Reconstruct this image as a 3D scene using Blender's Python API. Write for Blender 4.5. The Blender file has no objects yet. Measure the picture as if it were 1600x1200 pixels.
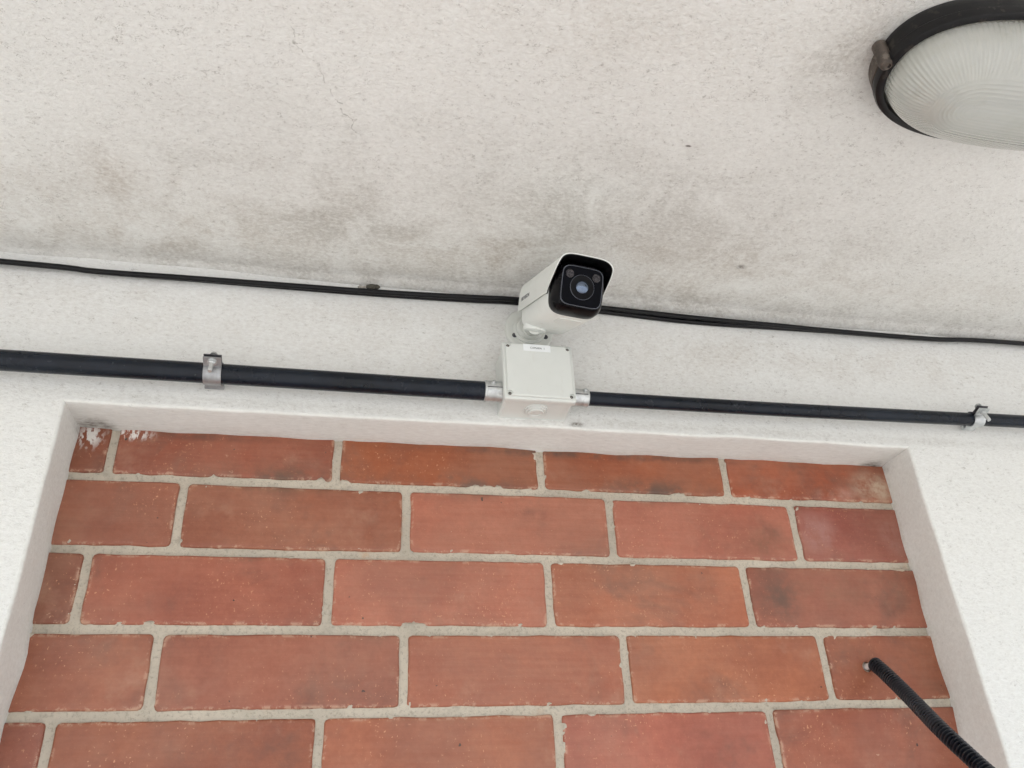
import bpy, bmesh, math, random
from mathutils import Vector, Matrix, noise
random.seed(7)
sc = bpy.context.scene
R = math.radians

# ------------------------------------------------------------------ camera
cd = bpy.data.cameras.new('camera'); co = bpy.data.objects.new('camera', cd)
sc.collection.objects.link(co)
cd.sensor_fit = 'HORIZONTAL'; cd.sensor_width = 36; cd.lens = 28.8
cd.clip_start = 0.01; cd.clip_end = 2000
cr, cu, cf = Vector((.97772, -.20503, -.04506)), Vector((-.06357, -.49376, .86727)), Vector((.20006, .84509, .49579))
cm = Matrix((cr, cu, -cf)).transposed().to_4x4(); cm.translation = Vector((-.1137, -1.0179, -.5283))
co.matrix_world = cm
sc.camera = co

# ------------------------------------------------------------------ sky and sun
SUN_EL, SUN_AZ = R(58), R(205)          # azimuth: compass from +Y, clockwise; the sun stands in front of the wall, above the soffit
w = bpy.data.worlds.new('World'); sc.world = w; w.use_nodes = True
nt = w.node_tree
sky = nt.nodes.new('ShaderNodeTexSky'); sky.sky_type = 'NISHITA'; sky.sun_disc = False
sky.sun_elevation = SUN_EL; sky.sun_rotation = SUN_AZ
sky.air_density = 1.0; sky.dust_density = 3.2; sky.ozone_density = 0.5
bg = nt.nodes['Background']; bg.inputs['Strength'].default_value = 0.12
nt.links.new(sky.outputs[0], bg.inputs['Color'])
sd = bpy.data.lights.new('sun', 'SUN'); sd.energy = 3.0; sd.angle = R(3); sd.color = (1, .975, .94)
so = bpy.data.objects.new('sun', sd); sc.collection.objects.link(so)
sv = Vector((math.sin(SUN_AZ) * math.cos(SUN_EL), math.cos(SUN_AZ) * math.cos(SUN_EL), math.sin(SUN_EL)))
so.rotation_euler = (-sv).to_track_quat('-Z', 'Y').to_euler()
so.location = sv * 20

# ------------------------------------------------------------------ exposure, render
vs = sc.view_settings
sc.display_settings.display_device = 'sRGB'
vs.view_transform = 'Standard'; vs.look = 'None'; vs.gamma = 1; vs.use_curve_mapping = False
vs.exposure = 1.38
sc.render.engine = 'CYCLES'
sc.cycles.use_denoising = True
sc.cycles.use_adaptive_sampling = True; sc.cycles.adaptive_threshold = .02; sc.cycles.adaptive_min_samples = 12
sc.cycles.max_bounces = 8; sc.cycles.diffuse_bounces = 3; sc.cycles.glossy_bounces = 2; sc.cycles.transmission_bounces = 4; sc.cycles.sample_clamp_indirect = 6

# ------------------------------------------------------------------ node helper
class G:
    def __init__(s, name):
        s.m = bpy.data.materials.new(name); s.m.use_nodes = True
        s.t = s.m.node_tree; s.b = s.t.nodes['Principled BSDF']
        s.pos = s.t.nodes.new('ShaderNodeNewGeometry').outputs['Position']
    def put(s, sock, v):
        if hasattr(v, 'is_linked'): s.t.links.new(v, sock)
        elif isinstance(v, (tuple, list)) and len(v) == 3 and sock.type == 'RGBA': sock.default_value = (*v, 1)
        else: sock.default_value = v
    def vm(s, op, a, b=None):
        n = s.t.nodes.new('ShaderNodeVectorMath'); n.operation = op
        s.put(n.inputs[0], a)
        if b is not None: s.put(n.inputs[1], b)
        return n.outputs['Value'] if op == 'LENGTH' else n.outputs['Vector']
    def ma(s, op, a, b=0.0, c=None, clamp=False):
        n = s.t.nodes.new('ShaderNodeMath'); n.operation = op; n.use_clamp = clamp
        s.put(n.inputs[0], a); s.put(n.inputs[1], b)
        if c is not None: s.put(n.inputs[2], c)
        return n.outputs[0]
    def noise(s, scale, detail=3, rough=.55, vec=None, dist=0.0, lac=2.0):
        n = s.t.nodes.new('ShaderNodeTexNoise')
        s.put(n.inputs['Vector'], s.pos if vec is None else vec)
        n.inputs['Scale'].default_value = scale; n.inputs['Detail'].default_value = detail
        n.inputs['Roughness'].default_value = rough; n.inputs['Distortion'].default_value = dist
        n.inputs['Lacunarity'].default_value = lac
        return n.outputs['Fac']
    def ramp(s, v, a, b, lo=0.0, hi=1.0, smooth=True):
        n = s.t.nodes.new('ShaderNodeMapRange'); n.interpolation_type = 'SMOOTHSTEP' if smooth else 'LINEAR'
        s.put(n.inputs['Value'], v); n.inputs['From Min'].default_value = a; n.inputs['From Max'].default_value = b
        n.inputs['To Min'].default_value = lo; n.inputs['To Max'].default_value = hi
        return n.outputs['Result']
    def mix(s, f, a, b, mode='MIX'):
        n = s.t.nodes.new('ShaderNodeMix'); n.data_type = 'RGBA'; n.blend_type = mode
        s.put(n.inputs[0], f); s.put(n.inputs[6], a); s.put(n.inputs[7], b)
        return n.outputs[2]
    def blob(s, c, r, vec=None):
        d = s.vm('SUBTRACT', s.pos if vec is None else vec, c)
        d = s.vm('MULTIPLY', d, tuple(1 / q for q in r))
        return s.ramp(s.vm('LENGTH', d), 1.0, 0.0)
    def bump(s, h, strength, dist, prev=None):
        n = s.t.nodes.new('ShaderNodeBump'); n.inputs['Strength'].default_value = strength; n.inputs['Distance'].default_value = dist
        s.put(n.inputs['Height'], h)
        if prev is not None: s.put(n.inputs['Normal'], prev)
        return n.outputs['Normal']
    def out(s, color, rough=.5, normal=None, **kw):
        s.put(s.b.inputs['Base Color'], color); s.put(s.b.inputs['Roughness'], rough)
        if normal is not None: s.put(s.b.inputs['Normal'], normal)
        for k, v in kw.items(): s.put(s.b.inputs[k.replace('_', ' ')], v)
        return s.m

def stucco(name, base, stains, flecks=1.0, flat=(1, 1, 1), relief=1.0, tone=.05, cracks=()):
    g = G(name)
    warp = g.vm('MULTIPLY', g.pos, flat)
    broad = g.noise(3.2, 3, .6)
    fine = g.noise(190, 3, .72, warp, .3)
    col = g.mix(g.ramp(broad, .3, .7), base, tuple(c * (1 - tone) for c in base))
    col = g.mix(g.ramp(fine, .33, .62, 0, 1), g.mix(1.0, col, (1.02, 1.02, 1.02), 'MULTIPLY'), g.mix(1.0, col, (.955, .95, .945), 'MULTIPLY'))  # light and dark grain painted in for the plaster's relief
    # grime caught in the trowel marks: short thin curved creases and specks
    marks = g.noise(165, 2, .55, g.vm('ADD', warp, (5, 3, 9)), 1.0)
    crease = g.ramp(g.ma('ABSOLUTE', g.ma('SUBTRACT', marks, .5)), .0, .034, 1, 0)
    where = g.noise(72, 4, .7, g.vm('ADD', warp, (1, 8, 4)))
    crease = g.ma('MULTIPLY', crease, g.ramp(where, .51, .66))
    hollow = g.ramp(fine, .60, .76, 0, .8)
    patch = g.ramp(broad, .34, .66, .6, 1.0)
    f = g.ma('MULTIPLY', g.ma('MAXIMUM', g.ma('MULTIPLY', crease, .9), hollow), g.ma('MULTIPLY', patch, .62 * flecks))
    # the stains, smeared along the wall
    stains = [(c, (r[0] * 1.25, r[1] * 1.3, r[2]), st * .80, t) if t != DK and r[0] > .05 else (c, r, st, t) for c, r, st, t in stains]
    sm = g.noise(10, 6, .72, None, .8)
    sm = g.ma('MULTIPLY', g.ramp(sm, .30, .74, .10, .92), g.ramp(fine, .30, .64, .55, 1.25))
    for tint in sorted(set(t for _, _, _, t in stains), reverse=True):
        tot = None
        for (c, r, st, t) in stains:
            if t != tint: continue
            b = g.ma('MULTIPLY', g.blob(c, r), st)
            tot = b if tot is None else g.ma('MAXIMUM', tot, b)
        col = g.mix(g.ma('MULTIPLY', tot, sm, clamp=True), col, tint)
    col = g.mix(f, col, (.27, .245, .215))
    for (x0, y0), (x1, y1) in cracks:      # hairline cracks in the plaster
        L = math.hypot(x1 - x0, y1 - y0); ux, uy = (x1 - x0) / L, (y1 - y0) / L
        wv = g.noise(28, 4, .65)
        rel = g.vm('SUBTRACT', g.pos, (x0, y0, 0))
        def dot(a): 
            n_ = g.t.nodes.new('ShaderNodeVectorMath'); n_.operation = 'DOT_PRODUCT'; g.put(n_.inputs[0], rel); n_.inputs[1].default_value = a
            return n_.outputs['Value']
        side = g.ma('ADD', dot((-uy, ux, 0)), g.ma('MULTIPLY', g.ma('SUBTRACT', wv, .5), .045))
        line = g.ramp(g.ma('ABSOLUTE', side), .0003, .0012, 1, 0)
        al = dot((ux, uy, 0)); line = g.ma('MULTIPLY', line, g.ma('MULTIPLY', g.ramp(al, 0, L * .2), g.ramp(al, L, L * .8)))
        col = g.mix(g.ma('MULTIPLY', g.ma('MULTIPLY', line, g.ramp(where, .40, .56)), .6), col, (.26, .24, .21))
    n = g.bump(fine, .55 * relief, .0030)
    return g.out(col, .92, n, Specular_IOR_Level=.15)

BR, GY, DK = (.47, .41, .345), (.42, .40, .36), (.14, .12, .10)
M = {}
M['ceiling'] = stucco('stained white roughcast ceiling', (.815, .812, .775), [
    ((-.41, -.16, .233), (.06, .09, .2), .85, BR), ((-.32, -.22, .233), (.14, .03, .2), .6, GY),
    ((-.30, -.09, .233), (.17, .06, .2), .9, BR), ((-.42, -.05, .233), (.24, .06, .2), .75, BR),
    ((-.12, -.13, .233), (.18, .07, .2), .85, GY), ((-.02, -.08, .233), (.20, .07, .2), .9, BR),
    ((.10, -.10, .233), (.13, .08, .2), 1.05, BR), ((.30, -.12, .233), (.18, .07, .2), .85, BR),
    ((.46, -.125, .233), (.20, .07, .2), .9, BR), ((.36, -.06, .233), (.30, .06, .2), .85, BR),
    ((.75, -.10, .233), (.34, .07, .2), .7, BR), ((-.58, -.11, .233), (.16, .10, .2), .85, BR),
    ((.45, -.012, .233), (1.5, .06, .2), .95, GY), ((-.35, -.012, .233), (.7, .04, .2), .6, GY),
    ((.41, -.51, .233), (.06, .12, .2), .75, GY), ((.2, -.22, .233), (.7, .16, .2), .7, GY), ((-.2, -.10, .233), (.7, .14, .2), .6, BR), ((.3, -.11, .233), (.7, .13, .2), .65, BR), ((.15, -.5, .233), (.5, .12, .2), .35, BR),
    ((.468, -.119, .233), (.012, .008, .1), 1.6, DK), ((.291, -.339, .233), (.006, .0025, .1), 1.6, DK), ((.164, -.371, .233), (.008, .002, .1), 1.6, DK),
    ], 1.3, (.85, 1.15, 1), 1.0, .05, (((-.21, -.45), (-.10, -.27)),))
M['wall'] = stucco('white roughcast wall', (.805, .812, .785), [
    ((.15, 0, .10), (.6, .1, .10), .40, BR), ((.6, 0, .15), (.6, .1, .07), .5, BR), ((.1, 0, .17), (1.4, .1, .06), .35, BR),
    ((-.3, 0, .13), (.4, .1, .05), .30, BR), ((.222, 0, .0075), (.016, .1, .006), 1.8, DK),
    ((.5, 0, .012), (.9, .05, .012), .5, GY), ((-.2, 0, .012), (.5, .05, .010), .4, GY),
    ], 1.15, (.72, 1, 1.3), .9, .03)
M['reveal'] = stucco('white painted plaster reveal', (.79, .80, .765), [
    ((-.44, .07, -.004), (.04, .04, .025), 1.3, DK), ((.75, .075, -.004), (.035, .03, .02), 1.6, DK),
    ((.15, .078, 0), (1.2, .02, .03), .6, BR), ((-.463, .078, -.3), (.02, .016, .6), .6, GY), ((.767, .078, -.3), (.02, .016, .6), .7, BR),
    ], .40, (.4, 1, 1), .5, .03)

def brick_mat():
    g = G('sealed red clay brick')
    oi = g.t.nodes.new('ShaderNodeObjectInfo')
    col = oi.outputs['Color']
    off = g.vm('ADD', g.pos, g.vm('SCALE', g.pos)) if False else g.pos
    sh = g.t.nodes.new('ShaderNodeCombineXYZ'); g.put(sh.inputs[0], g.ma('MULTIPLY', oi.outputs['Random'], 9.0)); g.put(sh.inputs[1], g.ma('MULTIPLY', oi.outputs['Random'], 5.0))
    p = g.vm('ADD', g.pos, sh.outputs[0])
    st = g.vm('MULTIPLY', p, (.10, 1, 1.6))
    streak = g.noise(110, 4, .6, st)
    broad = g.noise(7.5, 4, .62, p)
    col = g.mix(g.ramp(broad, .28, .72), g.mix(1.0, col, (.80, .74, .72), 'MULTIPLY'), g.mix(1.0, col, (1.12, 1.16, 1.18), 'MULTIPLY'))
    col = g.mix(g.ramp(streak, .34, .70, 0, .30), col, g.mix(1.0, col, (1.22, 1.35, 1.45), 'MULTIPLY'))
    col = g.mix(g.ramp(g.noise(150, 4, .75, p), .36, .64, 0, .34), col, g.mix(1.0, col, (.72, .66, .62), 'MULTIPLY'))
    smudge = g.ramp(g.noise(8, 5, .65, p, .4), .50, .74, 0, .66)
    col = g.mix(smudge, col, (.13, .062, .042))
    lime = g.ramp(g.noise(11, 5, .7, g.vm('ADD', p, (3, 1, 7))), .56, .80, 0, .45)
    col = g.mix(lime, col, (.47, .26, .175))
    sp = g.ramp(g.noise(330, 2, .5, g.vm('MULTIPLY', p, (1, 1, .8))), .655, .71)
    spm = g.ramp(g.noise(13, 3, .6, g.vm('ADD', p, (5, 5, 5))), .40, .66)
    col = g.mix(g.ma('MULTIPLY', sp, g.ma('MULTIPLY', spm, .75)), col, (.62, .30, .16))
    chips = g.ramp(g.noise(75, 3, .6, p), .735, .765)
    col = g.mix(g.ma('MULTIPLY', chips, .6), col, (.58, .33, .22))
    pits = g.ramp(g.noise(120, 1, .3, g.vm('ADD', p, (8, 2, 1))), .815, .83)
    col = g.mix(pits, col, (.03, .015, .012))
    dust = g.ramp(g.noise(5, 5, .7, g.vm('ADD', g.pos, (2, 7, 5))), .32, .70, .0, .24)
    col = g.mix(g.ma('MULTIPLY', dust, g.ramp(streak, .30, .62, .75, 1.0)), col, (.48, .30, .21))
    at = g.t.nodes.new('ShaderNodeAttribute'); at.attribute_name = 'rim'
    res = g.ma('MULTIPLY', g.ramp(at.outputs['Fac'], .45, 1.0), g.ramp(g.noise(60, 4, .75, p), .50, .60))
    col = g.mix(g.ma('MULTIPLY', res, .6), col, (.56, .36, .25))
    mk = g.ramp(g.noise(24, 4, .7), .33, .66)
    # single marks: soot along the foot of the top course, plaster smears in the corners, a purplish sheen painted into the second course
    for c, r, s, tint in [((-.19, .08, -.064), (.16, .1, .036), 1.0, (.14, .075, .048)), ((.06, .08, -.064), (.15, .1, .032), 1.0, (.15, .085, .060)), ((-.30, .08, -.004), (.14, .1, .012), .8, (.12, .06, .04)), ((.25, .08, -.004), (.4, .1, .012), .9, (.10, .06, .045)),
                          ((.36, .08, -.060), (.16, .1, .032), 1.0, (.13, .072, .05)), ((.745, .08, -.04), (.06, .1, .04), 1.5, (.50, .36, .26)),
                          ((.67, .08, -.055), (.06, .1, .022), .7, (.50, .30, .24)), ((.62, .08, -.12), (.05, .1, .05), .75, (.42, .22, .19)),
                          ((.75, .08, -.12), (.03, .1, .05), .6, (.42, .22, .19)), ((.53, .08, -.135), (.055, .1, .035), .8, (.20, .09, .05)),
                          ((.535, .08, -.22), (.055, .1, .06), 1.0, (.15, .078, .055)), ((.62, .08, -.21), (.10, .1, .045), .55, (.24, .12, .07)),
                          ((.16, .08, -.105), (.05, .1, .03), .6, (.17, .075, .05)), ((.64, .08, -.30), (.04, .1, .05), .5, (.20, .10, .06))]:
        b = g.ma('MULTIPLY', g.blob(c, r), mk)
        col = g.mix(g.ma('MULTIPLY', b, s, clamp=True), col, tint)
    wash = g.ma('MULTIPLY', g.ma('MAXIMUM', g.blob((-.447, .08, -.012), (.025, .1, .028)), g.blob((-.395, .08, -.006), (.04, .1, .014))),
                g.ramp(g.noise(130, 3, .6, g.vm('MULTIPLY', g.pos, (1.2, 1, .5))), .47, .56))
    col = g.mix(g.ma('MULTIPLY', wash, 1.3, clamp=True), col, (.72, .68, .64))
    n = g.bump(g.ma('ADD', g.noise(45, 4, .72, p), g.ma('MULTIPLY', streak, .35)), .40, .0016)
    rough = g.ramp(broad, .3, .7, .36, .54)
    return g.out(col, rough, n, Specular_IOR_Level=.5)
M['brick'] = brick_mat()

g = G('grey sand mortar')
c = g.mix(g.ramp(g.noise(9, 4, .6), .3, .7), (.60, .54, .445), (.50, .45, .37))
c = g.mix(g.ramp(g.noise(260, 4, .7), .48, .72, 0, .55), c, (.24, .21, .17))
c = g.mix(g.ramp(g.noise(22, 4, .7, g.vm('ADD', g.pos, (6, 1, 3))), .52, .74, 0, .45), c, (.30, .275, .23))
c = g.mix(g.ramp(g.noise(16, 4, .7, g.vm('ADD', g.pos, (1, 4, 2))), .60, .78, 0, .7), c, (.52, .36, .24))
M['mortar'] = g.out(c, .95, g.bump(g.noise(300, 5, .7), .7, .002), Specular_IOR_Level=.1)

def plain(name, col, rough, var=.12, sc_=40, bump=0.0, speck=None, **kw):
    g = G(name)
    c = g.mix(g.ramp(g.noise(sc_, 4, .6), .3, .7), tuple(x * (1 - var) for x in col), tuple(min(1, x * (1 + var)) for x in col))
    if speck:
        (scale, thr, amt, tint) = speck
        c = g.mix(g.ma('MULTIPLY', g.ramp(g.noise(scale, 3, .6), thr, thr + .05), amt), c, tint)
    r = g.ramp(g.noise(sc_ * 1.7, 4, .65), .3, .7, rough * .85, min(1, rough * 1.2))
    n = g.bump(g.noise(sc_ * 6, 3, .6), bump, .0006) if bump else None
    return g.out(c, r, n, **kw)
M['pipe'] = plain('black plastic conduit', (.006, .0095, .0160), .24, .35, 12, .06, (110, .69, .3, (.12, .13, .14)), Specular_IOR_Level=.28)
M['cable'] = plain('black cable sheath', (.004, .004, .005), .33, .3, 30, .1, (150, .74, .5, (.25, .25, .24)), Specular_IOR_Level=.25)
M['tube'] = plain('black corrugated plastic', (.005, .006, .010), .30, .3, 30, .05, None, Specular_IOR_Level=.45)
M['white_paint'] = plain('off-white powder coat', (.775, .80, .755), .33, .015, 30, .04, None, Specular_IOR_Level=.5)
M['bracket'] = plain('off-white bracket paint', (.70, .72, .67), .36, .02, 30, .04)
M['black_gloss'] = plain('satin black plastic', (.003, .003, .004), .30, .2, 40, .03, None, Specular_IOR_Level=.14)
M['black_matt'] = plain('matt black plastic', (.004, .004, .005), .5, .2, 40, 0, None, Specular_IOR_Level=.15)
M['glass_black'] = plain('black camera window', (.0012, .0016, .0035), .05, .2, 20, 0, None, Specular_IOR_Level=.06)
M['lens'] = plain('coated lens', (.15, .19, .26), .04, .1, 20, 0, None, Metallic=.9)
M['ring'] = plain('dark grey lens ring', (.075, .083, .10), .35, .1, 60)
M['led'] = plain('grey emitter reflector', (.040, .037, .040), .35, .8, 420, .3, None, Specular_IOR_Level=.3)
M['ink'] = plain('grey printed ink', (.10, .10, .11), .5, .1, 50)
M['black_ink'] = plain('black label print', (.05, .05, .055), .6, .1, 50)
M['box'] = plain('off-white plastic box', (.685, .71, .675), .38, .015, 25, .05)
for k in ('box', 'white_paint', 'bracket'):
    t_ = M[k].node_tree; b_ = t_.nodes['Principled BSDF']; src = b_.inputs['Base Color'].links[0].from_socket
    g = G.__new__(G); g.m, g.t, g.b = M[k], t_, b_; g.pos = t_.nodes.new('ShaderNodeNewGeometry').outputs['Position']
    d_ = g.ramp(g.noise(34, 5, .72, g.vm('MULTIPLY', g.pos, (1.3, 1, .45))), .54, .78, 0, .30)
    s_ = g.ramp(g.noise(420, 2, .5), .70, .76, 0, .5)
    t_.links.new(g.mix(g.ma('MAXIMUM', d_, s_), src, (.50, .46, .38)), b_.inputs['Base Color'])
M['label'] = plain('white paper label', (.84, .87, .87), .45, .01, 40)
M['zinc'] = plain('zinc plated steel', (.58, .60, .60), .38, .18, 90, .15, (60, .62, .4, (.35, .36, .36)), Metallic=.85)
M['steel'] = plain('dull galvanised steel', (.36, .37, .38), .42, .2, 70, .15, None, Metallic=.75)
M['dark_steel'] = plain('shadow grey steel', (.10, .10, .11), .5, .2, 70, .1, None, Metallic=.6)
M['cast'] = plain('weathered black cast metal', (.006, .0055, .006), .38, .4, 25, .35, (60, .59, .35, (.075, .064, .053)), Specular_IOR_Level=.3)
M['rust'] = plain('dusty brown cast metal', (.075, .06, .048), .6, .5, 60, .3, (120, .56, .6, (.20, .17, .14)))
M['pan'] = plain('white enamel pan', (.70, .70, .66), .4, .03, 20)
M['debris'] = plain('dried brown lump', (.055, .05, .038), .8, .5, 300, .4)
M['pale_debris'] = plain('pale grey lump', (.34, .32, .28), .9, .2, 300, .4)
M['wire'] = plain('pinkish white wire sheath', (.72, .64, .60), .45, .05, 60)
M['ground'] = plain('pale concrete paving', (.37, .366, .352), .9, .12, 1.2, .2)
g = G('frosted ribbed glass')
c = g.mix(g.ramp(g.noise(9, 4, .6), .3, .7), (.72, .73, .66), (.80, .81, .76))
c = g.mix(g.ramp(g.noise(38, 4, .7), .56, .76, 0, .35), c, (.50, .48, .41))
M['frosted'] = g.out(c, .18, None, Transmission_Weight=.62, IOR=1.45, Coat_Weight=.8, Coat_Roughness=.08)

# ------------------------------------------------------------------ mesh helpers
COL = sc.collection
def root_of(o):
    while o.parent: o = o.parent
    return o
def obj(name, vf, mat, parent=None, sharp=38, kind=None):
    v, f = vf
    o0 = Vector(root_of(parent).location) if parent else Vector((0, 0, 0))
    me = bpy.data.meshes.new(name)
    me.from_pydata([tuple(Vector(p) - o0) for p in v], [], f)
    bm = bmesh.new(); bm.from_mesh(me)
    bmesh.ops.recalc_face_normals(bm, faces=bm.faces) if kind != 'sheet' else None
    bm.to_mesh(me); bm.free()
    me.polygons.foreach_set('use_smooth', [True] * len(me.polygons))
    me.set_sharp_from_angle(angle=R(sharp))
    me.materials.append(M[mat] if isinstance(mat, str) else mat)
    o = bpy.data.objects.new(name, me); COL.objects.link(o)
    if parent: o.parent = parent
    return o
def thing(name, label, cat, loc, group=None):
    o = bpy.data.objects.new(name, None); COL.objects.link(o); o.location = loc; o.empty_display_size = .05
    o['label'] = label; o['category'] = cat
    if group: o['group'] = group
    return o
def join(*parts):
    V, F = [], []
    for v, f in parts:
        n = len(V); V += [Vector(p) for p in v]; F += [tuple(i + n for i in q) for q in f]
    return V, F
def loft(rings, cap0=True, cap1=True, closed=True):
    n = len(rings[0]); V = [Vector(p) for r in rings for p in r]; F = []
    for k in range(len(rings) - 1):
        for i in range(n if closed else n - 1):
            j = (i + 1) % n
            F.append((k * n + i, k * n + j, (k + 1) * n + j, (k + 1) * n + i))
    if cap0: F.append(tuple(range(n - 1, -1, -1)))
    if cap1: F.append(tuple((len(rings) - 1) * n + i for i in range(n)))
    return V, F
def frame(d):
    d = Vector(d).normalized(); a = Vector((0, 0, 1)) if abs(d.z) < .9 else Vector((1, 0, 0))
    x = a.cross(d).normalized(); return x, d.cross(x), d
def lathe(o, d, prof, n=32, a0=0, caps=True):
    """prof: (radius, along) pairs"""
    x, y, d = frame(d); o = Vector(o)
    return loft([[o + d * h + (x * math.cos(a0 + 2 * math.pi * i / n) + y * math.sin(a0 + 2 * math.pi * i / n)) * max(r, 1e-5) for i in range(n)] for r, h in prof], caps, caps)
def spline(pts, n):
    P = [Vector(p) for p in pts]; P = [P[0] * 2 - P[1]] + P + [P[-1] * 2 - P[-2]]; out = []
    for k in range(1, len(P) - 2):
        for i in range(n):
            t = i / n; a, b, c, d = P[k - 1:k + 3]
            out.append(.5 * (2 * b + (c - a) * t + (2 * a - 5 * b + 4 * c - d) * t * t + (3 * b - a - 3 * c + d) * t ** 3))
    return out + [P[-2]]
def tube(path, rad, n=16):
    rings = []; x = None
    for i, p in enumerate(path):
        d = (path[min(i + 1, len(path) - 1)] - path[max(i - 1, 0)]).normalized()
        x = frame(d)[0] if x is None else (x - d * x.dot(d)).normalized()
        y = d.cross(x); r = rad[i] if isinstance(rad, list) else rad
        rings.append([p + (x * math.cos(2 * math.pi * k / n) + y * math.sin(2 * math.pi * k / n)) * r for k in range(n)])
    return loft(rings)
def box(lo, hi, bev=0.0, seg=2):
    bm = bmesh.new(); bmesh.ops.create_cube(bm, size=1)
    for v in bm.verts: v.co = Vector([lo[i] + (v.co[i] + .5) * (hi[i] - lo[i]) for i in range(3)])
    if bev: bmesh.ops.bevel(bm, geom=bm.edges[:], offset=bev, segments=seg, profile=.5, affect='EDGES')
    bm.verts.index_update()
    r = [v.co.copy() for v in bm.verts], [tuple(v.index for v in f.verts) for f in bm.faces]
    bm.free(); return r
def cut(o, cutters):
    """subtract real holes from a closed mesh"""
    tmp = []
    for vf in cutters:
        c = obj('cutter', vf, 'black_matt', None); c.location = -Vector(root_of(o).location); tmp.append(c)
        m = o.modifiers.new('hole', 'BOOLEAN'); m.operation = 'DIFFERENCE'; m.solver = 'FAST'; m.object = c
    par = o.parent; o.parent = None
    bpy.context.view_layer.update()
    dg = bpy.context.evaluated_depsgraph_get()
    me = bpy.data.meshes.new_from_object(o.evaluated_get(dg))
    o.modifiers.clear(); o.data = me; o.parent = par
    me.set_sharp_from_angle(angle=R(38))
    for c in tmp: bpy.data.objects.remove(c, do_unlink=True)
def lettering(name, text, size, org, right, up, mat, parent, depth=.0002, bold=0.0):
    cu_ = bpy.data.curves.new('t', 'FONT'); cu_.body = text; cu_.size = size; cu_.extrude = depth; cu_.align_x = 'CENTER'; cu_.align_y = 'CENTER'; cu_.offset = bold
    t = bpy.data.objects.new('t', cu_); COL.objects.link(t)
    bpy.context.view_layer.update()
    me = bpy.data.meshes.new_from_object(t.evaluated_get(bpy.context.evaluated_depsgraph_get()))
    right, up = Vector(right).normalized(), Vector(up).normalized(); nrm = right.cross(up)
    v = [Vector(org) + right * p.co.x + up * p.co.y + nrm * p.co.z for p in me.vertices]
    f = [tuple(q.vertices) for q in me.polygons]
    bpy.data.objects.remove(t, do_unlink=True); bpy.data.meshes.remove(me)
    return obj(name, (v, f), mat, parent)
def nz(x, y, z, s): return noise.noise(Vector((x * s, y * s, z * s)))
def wob(p):
    """hand-trowelled unevenness, one field for all plaster so that edges meet"""
    p = Vector(p)
    a = noise.noise_vector(p * 4.0) * .0022 + noise.noise_vector(p * 13.0 + Vector((3, 9, 2))) * .0014 + noise.noise_vector(p * 34.0 + Vector((7, 1, 5))) * .0005
    return p + a
def ticks(a, b, step, marks=()):
    s = sorted(set([a, b] + [m for m in marks if a < m < b])); out = []
    for p, q in zip(s, s[1:]):
        n = max(1, round((q - p) / step)); out += [p + (q - p) * i / n for i in range(n)]
    return out + [b]

XL, XR, D, SILL, CZ, GZ = -.4633, .7676, .0756, -1.30, .233, -2.15   # opening, brick plane, sill, ceiling, ground
WX0, WX1 = -3.0, 3.6

# ------------------------------------------------------------------ ground
gv = [(-400, -400, GZ), (400, -400, GZ), (400, 400, GZ), (-400, 400, GZ)]
go = obj('ground', (gv, [(0, 1, 2, 3)]), 'ground', kind='sheet'); go['kind'] = 'structure'

# ------------------------------------------------------------------ porch ceiling (underside with real thickness)
def fine_ticks(a, b): return ticks(a, -.75, .12) [:-1] + ticks(-.75, 1.35, .018)[:-1] + ticks(1.35, b, .12)
xs = fine_ticks(WX0, WX1)
ys = ticks(-1.75, -.75, .08)[:-1] + ticks(-.75, -.02, .018)[:-1] + ticks(-.02, .03, .0033)
def cz_at(x, y):      # the corner with the wall is rounded by hand, tightly at the left, more softly to the right
    r = .009 + .013 * min(1, max(0, (x + .35) / .45))
    t = max(0.0, y + r)
    return CZ - min(t * t / (2 * r), r / 2)
V = [wob((x, y, cz_at(x, y))) for y in ys for x in xs]; n = len(xs)
F = [(j * n + i, (j + 1) * n + i, (j + 1) * n + i + 1, j * n + i + 1) for j in range(len(ys) - 1) for i in range(n - 1)]
ce = obj('ceiling', join((V, F), box((WX0, -1.75, CZ + .02), (WX1, .03, CZ + .16))), 'ceiling', sharp=60, kind='sheet'); ce['kind'] = 'structure'
obj('edge_beam', box((WX0, -1.80, CZ - .03), (WX1, -1.752, CZ + .16), .004), 'ceiling', ce)

# ------------------------------------------------------------------ stuccoed wall with its recess
RHO = .0035
wall = thing('stucco_wall', 'white roughcast wall under the ceiling, framing the recess filled with red bricks', 'wall', (.15, 0, GZ))
xs = ticks(WX0, -.75, .12)[:-1] + ticks(-.75, 1.35, .018, (XL - RHO, XR + RHO))[:-1] + ticks(1.35, WX1, .12)
zs = ticks(GZ, -.6, .10, (SILL - RHO,))[:-1] + ticks(-.6, CZ + .02, .018, (RHO,))
n = len(xs)
V = [wob((x, 0, z)) for z in zs for x in xs]
def solid(i, j):
    x, z = (xs[i] + xs[i + 1]) / 2, (zs[j] + zs[j + 1]) / 2
    return not (XL - RHO < x < XR + RHO and SILL - RHO < z < RHO)
F = [(j * n + i, j * n + i + 1, (j + 1) * n + i + 1, (j + 1) * n + i) for j in range(len(zs) - 1) for i in range(n - 1) if solid(i, j)]
obj('wall_face', (V, F), 'wall', wall, sharp=60, kind='sheet')
prof = [(RHO - RHO * math.sin(a * math.pi / 8), RHO - RHO * math.cos(a * math.pi / 8)) for a in range(5)] + [(0, y) for y in (.014, .024, .034, .044, .054, .062, .068, .073, .078, .09, .11)]
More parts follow.
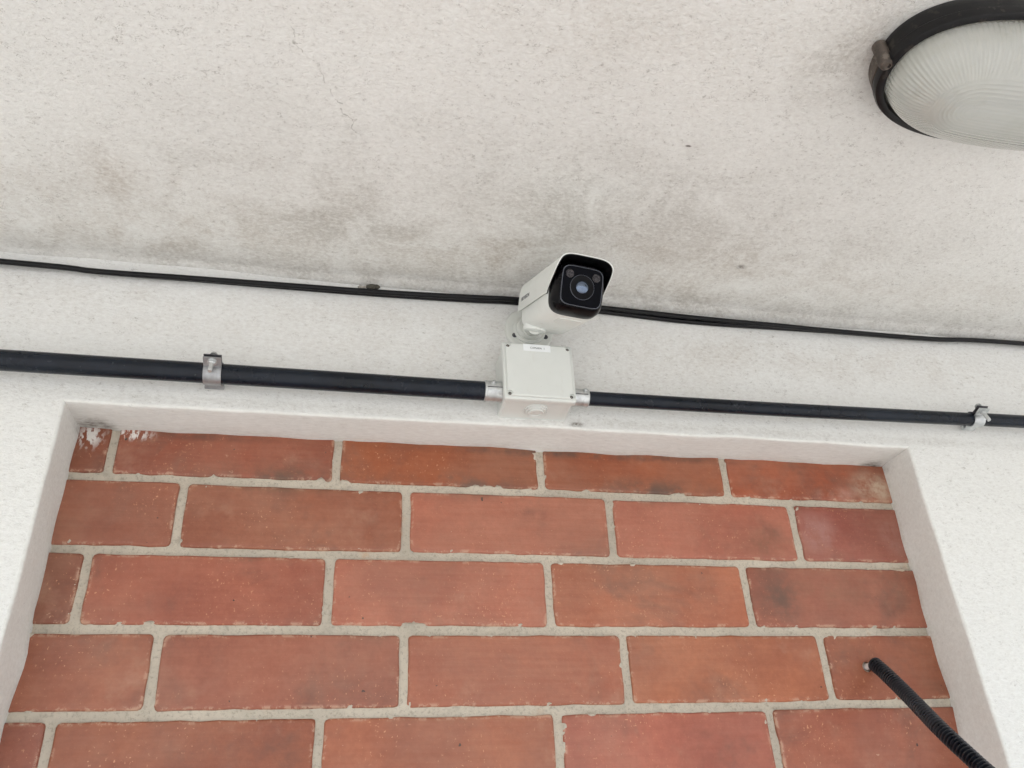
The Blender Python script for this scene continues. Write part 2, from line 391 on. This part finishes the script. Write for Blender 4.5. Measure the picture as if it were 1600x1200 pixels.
def rim_noise(p, y, amp):   # the plaster edge wanders where it meets the bricks
    k = max(0, (y - .05) / .03)
    return noise.noise_vector(Vector(p) * 17 + Vector((2, 5, 1))) * amp * min(k, 1)
def reveal(name, us, fn):
    V = []
    for o, y in prof:
        for u in us:
            p = wob(fn(u, o, y)); V.append(p + rim_noise(p, y, .0028 if name == 'lintel_underside' else .0055))
    m = len(us)
    return obj(name, (V, [(k * m + i, k * m + i + 1, (k + 1) * m + i + 1, (k + 1) * m + i) for k in range(len(prof) - 1) for i in range(m - 1)]), 'reveal', wall, sharp=60, kind='sheet')
xin = [x for x in xs if XL - RHO - 1e-6 <= x <= XR + RHO + 1e-6]; zin = [z for z in zs if SILL - RHO - 1e-6 <= z <= RHO + 1e-6]
def strx(x, o): return XL - o + (x - XL + RHO) / (XR - XL + 2 * RHO) * (XR - XL + 2 * o)
def strz(z, o): return SILL - o + (z - SILL + RHO) / (-SILL + 2 * RHO) * (-SILL + 2 * o)
reveal('lintel_underside', xin, lambda x, o, y: (strx(x, o), y, o))
reveal('sill', xin, lambda x, o, y: (strx(x, o), y, SILL - o))
reveal('jamb', zin, lambda z, o, y: (XL - o, y, strz(z, o)))
reveal('jamb', zin, lambda z, o, y: (XR + o, y, strz(z, o)))

# ------------------------------------------------------------------ brick infill
infill = thing('brick_infill', 'red brick masonry with grey mortar joints filling the recess in the white wall', 'brickwork', (.15, D, SILL))
H0, HM, JW = -.0697, .1001, .0056        # first bed joint, course height, half joint
def row_joints(r): return [(-.417 if r % 2 else -.3163) + .3 * k + .0016 * nz(k, r, 0, 1.7) for k in range(-2, 6)]
ROWS = list(range(1, 15))
JN = {r: row_joints(r) for r in ROWS}
def zrow(r): return H0 - (r - 2) * HM, H0 - (r - 1) * HM      # top and foot of the course, mortar centre lines
def edge_in(x, z):
    r = min(max(int((H0 - z) // HM) + 2, 1), 14); t, b = zrow(r)
    return min(t - z, z - b, min(abs(x - j) for j in JN[r])) - JW
xs = ticks(XL - .012, XR + .012, .0036); zs = ticks(SILL - .01, -.50, .03)[:-1] + ticks(-.50, .012, .0036)
V = []
for z in zs:
    for x in xs:
        e = edge_in(x, z); y = D + .0034 + .0010 * nz(x, 0, z, 60) + .0005 * nz(x, 3, z, 210)
        if e < 0: y += .0012 * min(1, -e / .005) * (.4 + .8 * nz(x, 5, z, 9))
        elif e < .010: y -= max(0, nz(x, 9, z, 55) + .35 * nz(x, 2, z, 150) - .30) * .016 * (1 - e / .010)
        else: y = D + .005
        V.append((x, y, z))
n = len(xs)
obj('mortar', (V, [(j * n + i, j * n + i + 1, (j + 1) * n + i + 1, (j + 1) * n + i) for j in range(len(zs) - 1) for i in range(n - 1)]), 'mortar', infill, sharp=60, kind='sheet')
def brick_mesh(x0, x1, z0, z1, seed):
    pts = []; rc = .005
    for cx, cz, a0 in ((x1 - rc, z1 - rc, 0), (x0 + rc, z1 - rc, 90), (x0 + rc, z0 + rc, 180), (x1 - rc, z0 + rc, 270)):
        for a in (0, 45, 90): pts.append((cx + rc * math.cos(R(a0 + a)), cz + rc * math.sin(R(a0 + a))))
    dense = []
    for (ax, az), (bx, bz) in zip(pts, pts[1:] + pts[:1]):
        m = max(1, round(math.hypot(bx - ax, bz - az) / .022))
        dense += [(ax + (bx - ax) * i / m, az + (bz - az) * i / m) for i in range(m)]
    cx, cz = (x0 + x1) / 2, (z0 + z1) / 2; tx, tz = random.uniform(-.0007, .0007), random.uniform(-.0006, .0006)
    rings = []
    for ins, y in ((0, .055), (0, .0046), (.0004, .0016), (.0013, .0003), (.0032, 0), (.010, -.0001)):
        ring = []
        for x, z in dense:
            j = noise.noise_vector(Vector((x * 42 + seed, z * 42, seed))) * .0012 + noise.noise_vector(Vector((x * 130 + seed, z * 130, seed))) * .0010
            hx, hz = (x1 - x0) / 2, (z1 - z0) / 2
            px, pz = cx + (x - cx) * (hx - ins) / hx + j.x, cz + (z - cz) * (hz - ins) / hz + j.z
            ring.append((px, D + y + tx * (px - cx) / hx + tz * (pz - cz) / hz, pz))
        rings.append(ring)
    return loft(rings), [1] * (len(dense) * 4) + [.8] * len(dense) + [0] * len(dense)
hole_at = Vector((.6485, D, -.3197))
rr_ = random.Random(3)
for r in ROWS:
    t, b = zrow(r); t = min(t, .020); b = max(b, SILL - .012)
    js = [XL - .02] + [j for j in JN[r] if XL - .004 < j < XR + .004] + [XR + .02]
    for k, (a, c) in enumerate(zip(js, js[1:])):
        x0 = a + (JW if k else 0); x1 = c - (JW if k < len(js) - 2 else 0)
        if x1 - x0 < .012: continue
        dz = rr_.uniform(-.0008, .0008)
        vf, rim = brick_mesh(x0, x1, b + JW + dz, t - JW * (r > 1) + dz, r * 7.3 + k * 2.1)
        o = obj('brick', vf, 'brick', infill, sharp=50)
        o.data.attributes.new('rim', 'FLOAT', 'POINT').data.foreach_set('value', rim)
        base = Vector((.352, .104, .055)) if r > 1 else Vector((.320, .078, .030))  # deeper tone of the top course paints in its weaker sheen
        f = rr_.uniform(.84, 1.14); base = base * f; base.y *= rr_.uniform(.93, 1.08); base.z *= rr_.uniform(.88, 1.12)
        if r == 2 and x1 > .7: base = Vector((.30, .080, .052))  # purplish sheen put into this brick's base colour
        if r == 3 and x1 > .7: base = Vector((.30, .095, .055))
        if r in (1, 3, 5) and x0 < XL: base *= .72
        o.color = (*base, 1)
        if r == 4 and x0 < hole_at.x < x1:
            cut(o, [lathe(hole_at + Vector((0, -.01, 0)), (0, 1, 0), [(.0075, 0), (.0072, .05)], 20)])

# ------------------------------------------------------------------ conduits
def pipe(name, label, pts, r, mat='pipe'):
    o = obj(name, tube(spline(pts, 6), r, 28), mat); o['label'] = label; o['category'] = 'conduit'; o['group'] = 'straight conduits along the wall'
    return o
RL, RR_ = .0137, .0106
pipe('conduit', 'thicker black conduit pipe running left from the white junction box', [(-2.9, -.03, .038), (-1.4, -.03, .0385), (-.539, -.03, .0378), (-.2968, -.03, .0377), (.0885, -.03, .0369)], RL)
pipe('conduit', 'thinner black conduit pipe running right from the white junction box', [(.224, -.03, .0354), (.5162, -.03, .0368), (.7365, -.03, .0393), (.8526, -.03, .0408), (.9736, -.03, .0429), (1.6, -.03, .047), (3.4, -.03, .052)], RR_)

# ------------------------------------------------------------------ cables in the corner
def cable(label, pts, r):
    o = obj('cable', tube(spline(pts, 6), r, 14), 'cable'); o['label'] = label; o['category'] = 'cable'; o['group'] = 'cables along the ceiling corner'
c1 = [(-2.9, -.0125, .205), (-1.3, -.0125, .204), (-.5838, -.0125, .2026), (-.4618, -.0125, .1995), (-.3356, -.0125, .2015), (-.2032, -.0125, .2033), (-.0645, -.0125, .2053), (.0711, -.0125, .2105), (.1415, -.0125, .2134), (.2866, -.0125, .2113), (.427, -.0125, .2077), (.5969, -.0125, .2061), (.679, -.0125, .2050), (.8625, -.0125, .2055), (1.0598, -.0125, .2125), (1.8, -.0125, .21), (3.4, -.0125, .208)]
c2 = [(-2.9, -.0045, .211), (-1.3, -.0045, .210), (-.5877, -.0045, .2085), (-.4646, -.0045, .2053), (-.3371, -.0045, .206), (-.2036, -.0045, .2062), (-.064, -.0045, .2072), (.0725, -.0045, .2108), (.1432, -.0045, .2135), (.289, -.0045, .2096), (.4298, -.0045, .2046), (.6016, -.0045, .2078), (.6849, -.0045, .2093), (.8701, -.0045, .2108), (1.0691, -.0045, .2185), (1.8, -.0045, .216), (3.4, -.0045, .214)]
cable('upper of the two black cables clipped along the ceiling corner', c1, .0040)
cable('lower of the two black cables, lying against the wall in the ceiling corner', c2, .0041)

# dried lump stuck on the cable
lump = thing('dried_lump', 'small dark brown pointed lump stuck on top of the ceiling cable', 'debris', (-.0857, -.012, .2095))
def spindle(a, b, rads, seed):
    a, b = Vector(a), Vector(b); m = len(rads); P = [a.lerp(b, i / (m - 1)) for i in range(m)]
    v, f = tube(P, list(rads), 12)
    return [p + noise.noise_vector(p * 300 + Vector((seed, 0, 0))) * .0007 for p in v], f
obj('body', spindle((-.0925, -.0125, .2128), (-.0765, -.0125, .2140), (.0012, .0030, .0042, .0045, .0042, .0036), 1), 'debris', lump)
obj('tip', spindle((-.0765, -.0125, .2140), (-.0705, -.0125, .2143), (.0037, .0036, .0028, .0006), 2), 'debris', lump)
obj('pale_crust', spindle((-.1035, -.0125, .2115), (-.0915, -.0125, .2118), (.0008, .0028, .0022, .0018, .0026), 3), 'pale_debris', lump)

# ------------------------------------------------------------------ pipe clamps
def clamp(label, x, yc, zc, r, w, m_front, m_back):
    t = thing('pipe_clamp', label, 'clamp', (x, 0, zc), 'split pipe clamps')
    def strip(prof, th):
        # prof: (y, z) polyline swept along x, with thickness
        rings = []
        for i, (y, z) in enumerate(prof):
            a = Vector(prof[max(i - 1, 0)]); b = Vector(prof[min(i + 1, len(prof) - 1)]); d = (b - a).normalized(); nn = Vector((-d.y, d.x)) * th / 2
            rings.append([(x - w / 2, yc + y + nn.x, zc + z + nn.y), (x + w / 2, yc + y + nn.x, zc + z + nn.y), (x + w / 2, yc + y - nn.x, zc + z - nn.y), (x - w / 2, yc + y - nn.x, zc + z - nn.y)])
        return loft(rings)
    R1 = r + .0012
    ph = R(70); cph, sph = math.cos(ph), math.sin(ph)
    def rot(vf): return [Vector((p[0], yc + (p[1] - yc) * cph - (p[2] - zc) * sph, zc + (p[1] - yc) * sph + (p[2] - zc) * cph)) for p in vf[0]], vf[1]
    arc = [(-R1 * math.cos(R(a)), R1 * math.sin(R(a))) for a in range(76, -77, -8)]
    front = [(-.0030, R1 + .0150), (-.0030, R1 + .006), (-.0034, R1 + .0015)] + arc + [(-.0026, -R1 - .0030), (-.0024, -R1 - .0085)]
    back = [(-y - .0006, z) for y, z in front[:-1]] + [(.0014, -R1 - .0085)]
    obj('front_strap', rot(strip(front, .0016)), m_front, t, 50)
    obj('back_strap', rot(strip(back, .0016)), m_back, t, 50)  # darker steel puts the shade behind the front half into the colour
    obj('hinge', rot(lathe((x - w / 2 - .001, yc + .0008, zc - R1 - .0085), (1, 0, 0), [(.0016, 0), (.0036, 0), (.0038, .0006), (.0038, w + .0014), (.0036, w + .002), (.0016, w + .002)], 16)), m_front, t)
    bz = zc + R1 + .0080
    b = obj('bolt', rot(lathe((x, yc + .012, bz), (0, -1, 0), [(.0020, 0), (.0048, .0004), (.0052, .0035), (.0025, .0036), (.0030, .0036), (.0030, .0345), (.0024, .0353)], 12)), 'zinc', t)
    obj('nut', rot(lathe((x, yc - .0044, bz), (0, -1, 0), [(.0028, 0), (.0050, .0), (.0050, .0036), (.0044, .0042), (.0026, .0042)], 6, .3)), 'zinc', b, 25)
    obj('washer', rot(lathe((x, yc - .0036, bz), (0, -1, 0), [(.0026, 0), (.0062, 0), (.0062, .0009), (.0026, .0009)], 20)), 'zinc', b)
    obj('stud', lathe((x, yc + R1, zc), (0, 1, 0), [(.0035, -.001), (.0035, -yc - R1 + .004)], 12), m_back, t)
clamp('dull grey steel clamp on the thicker left conduit', -.2835, -.03, .0377, RL, .0225, 'steel', 'dark_steel')
clamp('shiny zinc clamp on the thinner right conduit, its bolt end sticking out', .8800, -.03, .0412, RR_, .0190, 'zinc', 'dark_steel')

# ------------------------------------------------------------------ junction box
jb = thing('junction_box', 'square white plastic junction box joining the two black conduits below the camera', 'junction box', (.1537, 0, .0125))
obj('body', loft([[(cx + sx * hw, y, cz + sz * hh) for sx, sz in ((-1, -.93), (-.94, -1), (.94, -1), (1, -.93), (1, .93), (.94, 1), (-.94, 1), (-1, .93))]
     for y, hw, hh, cx, cz in ((.004, .0505, .0455, .1545, .0580), (-.046, .0492, .0443, .1537, .0580), (-.0475, .0480, .0430, .1537, .058))]), 'box', jb, 30)
lid = obj('lid', box((.1022, -.0585, .0118), (.2052, -.0462, .1042), .0028, 3), 'box', jb, 30)
pan = obj('lid_panel', box((.1058, -.0622, .0152), (.2016, -.0575, .1008), .0024, 3), 'box', lid, 30)
SCR = [(.1098, .0968), (.1976, .0968), (.1098, .0192), (.1976, .0192)]
cut(pan, [lathe((x, -.07, z), (0, 1, 0), [(.0038, 0), (.0038, .0110)], 20) for x, z in SCR])
for x, z in SCR:
    obj('screw', lathe((x, -.0582, z), (0, -1, 0), [(.0026, -.001), (.0026, .0006), (.0018, .0012), (.0006, .0012), (.0005, .0004)], 14), 'rust', lid)
kn = obj('knockout', lathe((.1540, -.0250, .0138), (0, 0, -1), [(.0178, 0), (.0178, .0016), (.0168, .0022), (.0150, .0016), (.0146, .0034), (.0136, .0040), (.0116, .0032), (.0112, .0052), (.0102, .0060), (.0080, .0052), (.0076, .0044), (.0040, .0046), (.0002, .0050)], 36), 'box', jb, 20)
st = obj('label_sticker', box((.1318, -.06245, .0886), (.1716, -.06222, .0998)), 'label', jb)
lettering('lettering', 'CAMARA  1', .0042, (.1525, -.06256, .0938), (1, 0, 0), (0, 0, 1), 'black_ink', st, .00006)
def connector(x0, x1, zc, r, sx, ssign):
    d = 1 if x1 > x0 else -1; L = abs(x1 - x0)
    c = obj('connector', lathe((x0, -.03, zc), (d, 0, 0), [(r * .80, 0), (r * .98, .0002), (r * 1.04, .0012), (r * 1.04, .0030), (r, .0040), (r, L * .62), (r * 1.02, L * .64), (r * 1.02, L)], 32), 'zinc', jb, 28)
    dr = Vector((0, -.90, .43)).normalized(); p = Vector((sx, -.03, zc)) + dr * (r - .001)
    b = obj('screw_boss', lathe(p, dr, [(.0042, 0), (.0040, .0018), (.0034, .0022)], 16), 'zinc', c)
    obj('clamp_screw', lathe(p + dr * .0022, dr, [(.0030, -.0004), (.0030, .0008), (.0022, .0020), (.0010, .0022), (.0008, .0014)], 14), 'zinc', c)
    obj('split_seam', box((min(x0, x1) + .0015, -.03 - r * 1.032, zc - .0014), (max(x0, x1) - .0015, -.03 - r * .9, zc - .0004)), 'dark_steel', c)
connector(.0788, .1060, .0369, .0152, .0910, 1)
connector(.2312, .2030, .0356, .0130, .2248, -1)

# ------------------------------------------------------------------ security camera
K = .90
CS, CT, CF = Vector((.99346, .10632, -.04166)), Vector((.07929, -.37977, .92168)), Vector((.08217, -.91895, -.38571))
CO = Vector((.1807, -.1969, .1063))
def cc(s, t, a): return CO + (CS * s + CT * t + CF * a) * K
cam = thing('security_camera', 'white bullet security camera with black glossy front, mounted above the junction box', 'security camera', (.157, 0, .160))
def rsq(hw, hh, n=4.5, N=56):
    pts = []
    for i in range(N * 6):
        a = 2 * math.pi * i / (N * 6); c, s = math.cos(a), math.sin(a)
        pts.append((hw * math.copysign(abs(c) ** (2 / n), c), hh * math.copysign(abs(s) ** (2 / n), s)))
    return resample(pts + [pts[0]], N)[:-1]
def resample(pts, N):
    d = [0]
    for p, q in zip(pts, pts[1:]): d.append(d[-1] + math.hypot(q[0] - p[0], q[1] - p[1]))
    out = []; k = 0
    for i in range(N + 1):
        t = d[-1] * i / N
        while k < len(d) - 2 and d[k + 1] < t: k += 1
        u = (t - d[k]) / max(1e-12, d[k + 1] - d[k]); out.append((pts[k][0] + (pts[k + 1][0] - pts[k][0]) * u, pts[k][1] + (pts[k + 1][1] - pts[k][1]) * u))
    return out
def sect(a, hw, hh, n=4.5): return [cc(s, t, a) for s, t in rsq(hw, hh, n)]
body = obj('body', loft([sect(-.166, .028, .027), sect(-.165, .035, .034), sect(-.160, .0395, .0388), sect(-.150, .0408, .0400), sect(-.0325, .0408, .0400), sect(-.0300, .0400, .0392)]), 'white_paint', cam, 30)
obj('bezel', loft([sect(-.0318, .0385, .0380), sect(-.029, .0396, .0390), sect(-.014, .0388, .0380), sect(-.005, .0358, .0345), sect(-.0008, .0335, .0322), sect(0, .0325, .0312)]), 'black_gloss', cam, 30)
win = obj('front_window', loft([sect(-.001, .0305, .0285, 6), sect(.0008, .0305, .0285, 6), sect(.0014, .0298, .0278, 6)]), 'glass_black', cam, 20)
obj('window_edge_highlight', loft([sect(-.0008, .0317, .0296, 6), sect(.0011, .0317, .0296, 6), sect(.0013, .0312, .0291, 6), sect(.0011, .0306, .0286, 6)], False, False), 'ring', win, 30)  # grey line modelled for the highlight on the window's bevelled edge
lc = cc(0, -.001, 0)
obj('lens_ring', lathe(lc, CF, [(.0178 * K, .0005), (.0184 * K, .0018), (.0176 * K, .0022), (.0166 * K, .0018), (.0115 * K, .0013), (.0100 * K, .0013)], 40), 'black_matt', win, 25)
obj('ring_edge', lathe(lc, CF, [(.0182 * K, .0012), (.0188 * K, .0016), (.0182 * K, .0022), (.0176 * K, .0018), (.0182 * K, .0012)], 40, 0, False), 'ring', win, 40)
obj('lens', lathe(lc, CF, [(.0102 * K * math.cos(R(a)), .0012 + .0055 * K * math.sin(R(a))) for a in (0, 10, 20, 30, 40, 50, 60, 70, 80, 89)], 32), 'lens', win, 60)
for s in (-1, 1):
    obj('infrared_emitter', lathe(cc(.0205 * s, .0165, 0), CF, [(.0062 * K, .001), (.0062 * K, .0018), (.0052 * K, .0021), (.0030 * K, .0017), (.0012 * K, .0024), (.0001, .0026)], 20), 'led', win, 30)
# visor: a shell over the top and the upper flanks, cut back at an angle towards its lower edge
def visor(hw, hh, N=56):
    full = []
    for i in range(721):
        a = R(-25 + 230 * i / 720); c, s = math.cos(a), math.sin(a)
        p = (hw * math.copysign(abs(c) ** (2 / 4.6), c), hh * math.copysign(abs(s) ** (2 / 4.6), s))
        if p[1] >= -.0105: full.append(p)
    return resample(full, N)
def a_front(t):
    u = min(1, max(0, (t + .008) / .040)); u = u * u * (3 - 2 * u) * .35 + u * .65
    return -.0285 + u * .0415
def shell(po, pi_, a0, extra=0.0):
    rows = []
    for q in (0, .15, .4, .7, .9, .97, 1):
        rows.append([cc(s, t, a0 + (a_front(t) + extra - a0) * q) for s, t in po])
    inn = [[cc(s, t, a0 + (a_front(to) + extra - a0) * q) for (s, t), (so_, to) in zip(pi_, po)] for q in (1, .97, .9, .7, .4, .15, 0)]
    v, f = loft(rows + inn + [rows[0]], False, False, False)
    n = len(po); m = len(rows) + len(inn)
    for e in (0, n - 1):          # close the two lower edges
        for k in range(len(rows) - 1):
            f.append((k * n + e, (k + 1) * n + e, (m - 2 - k) * n + e, (m - 1 - k) * n + e))
    return v, f
vis = obj('visor', shell(visor(.0440, .0440), visor(.0426, .0426), -.1705), 'white_paint', cam, 35)
obj('visor_inner_shell', shell(visor(.0424, .0424), visor(.0412, .0412), -.034, -.0005), 'black_matt', cam, 35)  # thin black shell inside the front of the visor
lettering('lettering', 'HIKVISION', .0088 * K, cc(-.04412, .0070, -.136), CF, CT, 'ink', vis, .0001, .0001)
obj('bottom_cover', box((0, 0, 0), (1, 1, 1)) if False else loft([[cc(s * .018 + .004, -.0398 - d, -.055 + a * .014) for s, a in ((-1, -1), (1, -1), (1, 1), (-1, 1))] for d in (0, .0012)]), 'white_paint', body, 30)
# pivot cup under the tail, neck, stepped base plate on the wall
obj('pivot_cup', lathe(cc(-.019, -.025, -.147), -CT, [(.0185 * K, 0), (.0185 * K, .0140 * K), (.0176 * K, .0168 * K), (.0150 * K, .0182 * K), (.0005, .0185 * K)], 32), 'white_paint', body, 30)
BC = Vector((.157, 0, .163))
obj('base_plate', loft([[BC + Vector((s, y, t)) for s, t in rsq(h, h, 2.3)] for h, y in ((.0362, .003), (.0368, -.003), (.0366, -.0055), (.0352, -.0072), (.0335, -.0078))]), 'bracket', cam, 25)
obj('base_step', loft([[BC + Vector((s, y, t - .002)) for s, t in rsq(h, h, 2.1)] for h, y in ((.0250, -.007), (.0246, -.0100), (.0225, -.0118), (.0205, -.0120), (.0200, -.0150), (.0180, -.0175), (.0150, -.0185))]), 'bracket', cam, 22)
pe = cc(-.019, -.034, -.147)
nk = [BC.lerp(pe, 0) + Vector((.001, -.013, -.005))]; nk = [nk[0].lerp(pe, i / 11) for i in range(12)]
obj('neck', tube(nk, .0120, 24), 'bracket', cam)
obj('neck_collar', lathe(nk[3], nk[9] - nk[3], [(.0118, 0), (.0140, .0008), (.0143, .004), (.0136, .0055), (.0118, .006)], 28), 'bracket', cam, 30)
for sx, sz in ((-.0235, -.0130), (.0245, -.0120), (.0010, .0270)):
    p = BC + Vector((sx, -.0076, sz))
    obj('mounting_screw', lathe(p, (0, -1, 0), [(.0040, -.001), (.0040, .0006), (.0030, .0012), (.0012, .0010), (.0010, .0004)], 16), 'dark_steel', cam, 25)

# ------------------------------------------------------------------ oval bulkhead lamp on the ceiling
LX, LY, SEG = .605, -.518, .080
lamp = thing('bulkhead_light', 'oval ceiling lamp with ribbed frosted glass in a black metal rim', 'ceiling lamp', (LX, LY, CZ))
def oval(a, b, N, n=2.35):
    pts = []
    for i in range(N * 4):
        t = 2 * math.pi * i / (N * 4); c, s = math.cos(t), math.sin(t)
        pts.append((a * math.copysign(abs(c) ** (2 / n), c), b * math.copysign(abs(s) ** (2 / n), s)))
    return resample(pts + [pts[0]], N)[:-1]
GA, GB = .150, .076
def oval_rings(prof, N, cap1=False): return loft([[(LX + x, LY + y, z) for x, y in oval(GA + d, GB + d, N)] for d, z in prof], False, cap1)
obj('housing', oval_rings([(.002, CZ + .006), (.0085, CZ - .002), (.0095, CZ - .012), (.0090, CZ - .0215), (.0105, CZ - .0225), (.0122, CZ - .0245), (.0124, CZ - .0305), (.0112, CZ - .0345), (.0080, CZ - .0362), (.0035, CZ - .0360), (.0014, CZ - .0335), (.0010, CZ - .0200), (-.002, CZ - .0100), (-.008, CZ - .0060)], 160, True), 'cast', lamp, 35)
obj('reflector_pan', oval_rings([(0, CZ - .022), (-.003, CZ - .012), (-.030, CZ - .009)], 120, True), 'pan', lamp)
NG = 760; base = oval(GA, GB, NG); rings = []
per = sum(math.hypot(base[i][0] - base[i - 1][0], base[i][1] - base[i - 1][1]) for i in range(NG)); NR = round(per / .0056)
for k in range(72):
    u = k / 71 * math.pi / 2; v = max(math.cos(u), .006) ** 1.0; h = math.sin(u)
    z = CZ - .0330 - .060 * h; ring = []
    fl = min(1, max(0, (v - .52) / .12)); rc = min(1, max(0, (.60 - v) / .06)) * min(1, v / .06)
    for i, (x, y) in enumerate(base):
        sx = min(max(x, -SEG), SEG); dx, dy = (x - sx) * v, y * v; r = math.hypot(dx, dy)
        rib = .00036 * fl * math.sin(2 * math.pi * NR * i / NG)
        dz = .00035 * rc * math.sin(2 * math.pi * v / .062)
        q = 1 + (rib / r if r > .01 else 0)
        ring.append((LX + sx + dx * q, LY + dy * q, z + dz))
    rings.append(ring)
obj('glass_dome', loft(rings, False, True), 'frosted', lamp, 80)
# screw lugs at the two ends of the rim, and the dusty hinge plate beside each
for sg in (1, -1):
    obj('screw_lug', lathe((LX - sg * .1620, LY + sg * .0000, CZ - .001), (0, 0, -1), [(.0062, 0), (.0080, .002), (.0080, .029), (.0070, .034), (.0048, .0355), (.0030, .0340)], 18), 'rust', lamp, 35)
    arc = [(x, y) for x, y in oval(GA + .0108, GB + .0108, 300) if x < -.10 and .008 < y < .046]
    arc.sort(key=lambda q: q[1])
    obj('hinge_plate', loft([[(LX + sg * x * k, LY + sg * y * k, z) for k, z in ((.97, CZ - .001), (1, CZ - .002), (1.006, CZ - .021), (.97, CZ - .0225))] for x, y in arc]), 'rust', lamp, 35)

# ------------------------------------------------------------------ corrugated tube out of the brick
ct = thing('corrugated_tube', 'black corrugated flexible tube hanging out of a hole in the brickwork', 'flexible conduit', (.655, .06, -.32))
path = spline([(.6535, .0640, -.3180), (.6525, .0411, -.3375), (.6440, -.0054, -.3745), (.6270, -.0711, -.4233), (.6272, -.1163, -.4659), (.6286, -.150, -.500), (.630, -.20, -.58), (.63, -.225, -.70), (.63, -.23, -.95), (.63, -.23, -1.4), (.63, -.23, -1.9), (.63, -.235, GZ + .01)], 60)
# ridges at an even pitch
d = [0]
for a, b in zip(path, path[1:]): d.append(d[-1] + (b - a).length)
pp, rad = [], []; k = 0; step = .0050 / 4; m = int(d[-1] / step)
for i in range(m):
    t = i * step
    while k < len(d) - 2 and d[k + 1] < t: k += 1
    pp.append(path[k].lerp(path[k + 1], (t - d[k]) / (d[k + 1] - d[k]))); rad.append((.0103, .0103, .0076, .0076)[i % 4])
obj('sleeve', tube(pp, rad, 18), 'tube', ct, 35)
obj('wire', tube(spline([(.6486, .100, -.3197), (.6488, .080, -.3196), (.6500, .070, -.3190), (.6532, .058, -.3215), (.6520, .040, -.3380)], 6), .0042, 14), 'wire', ct)
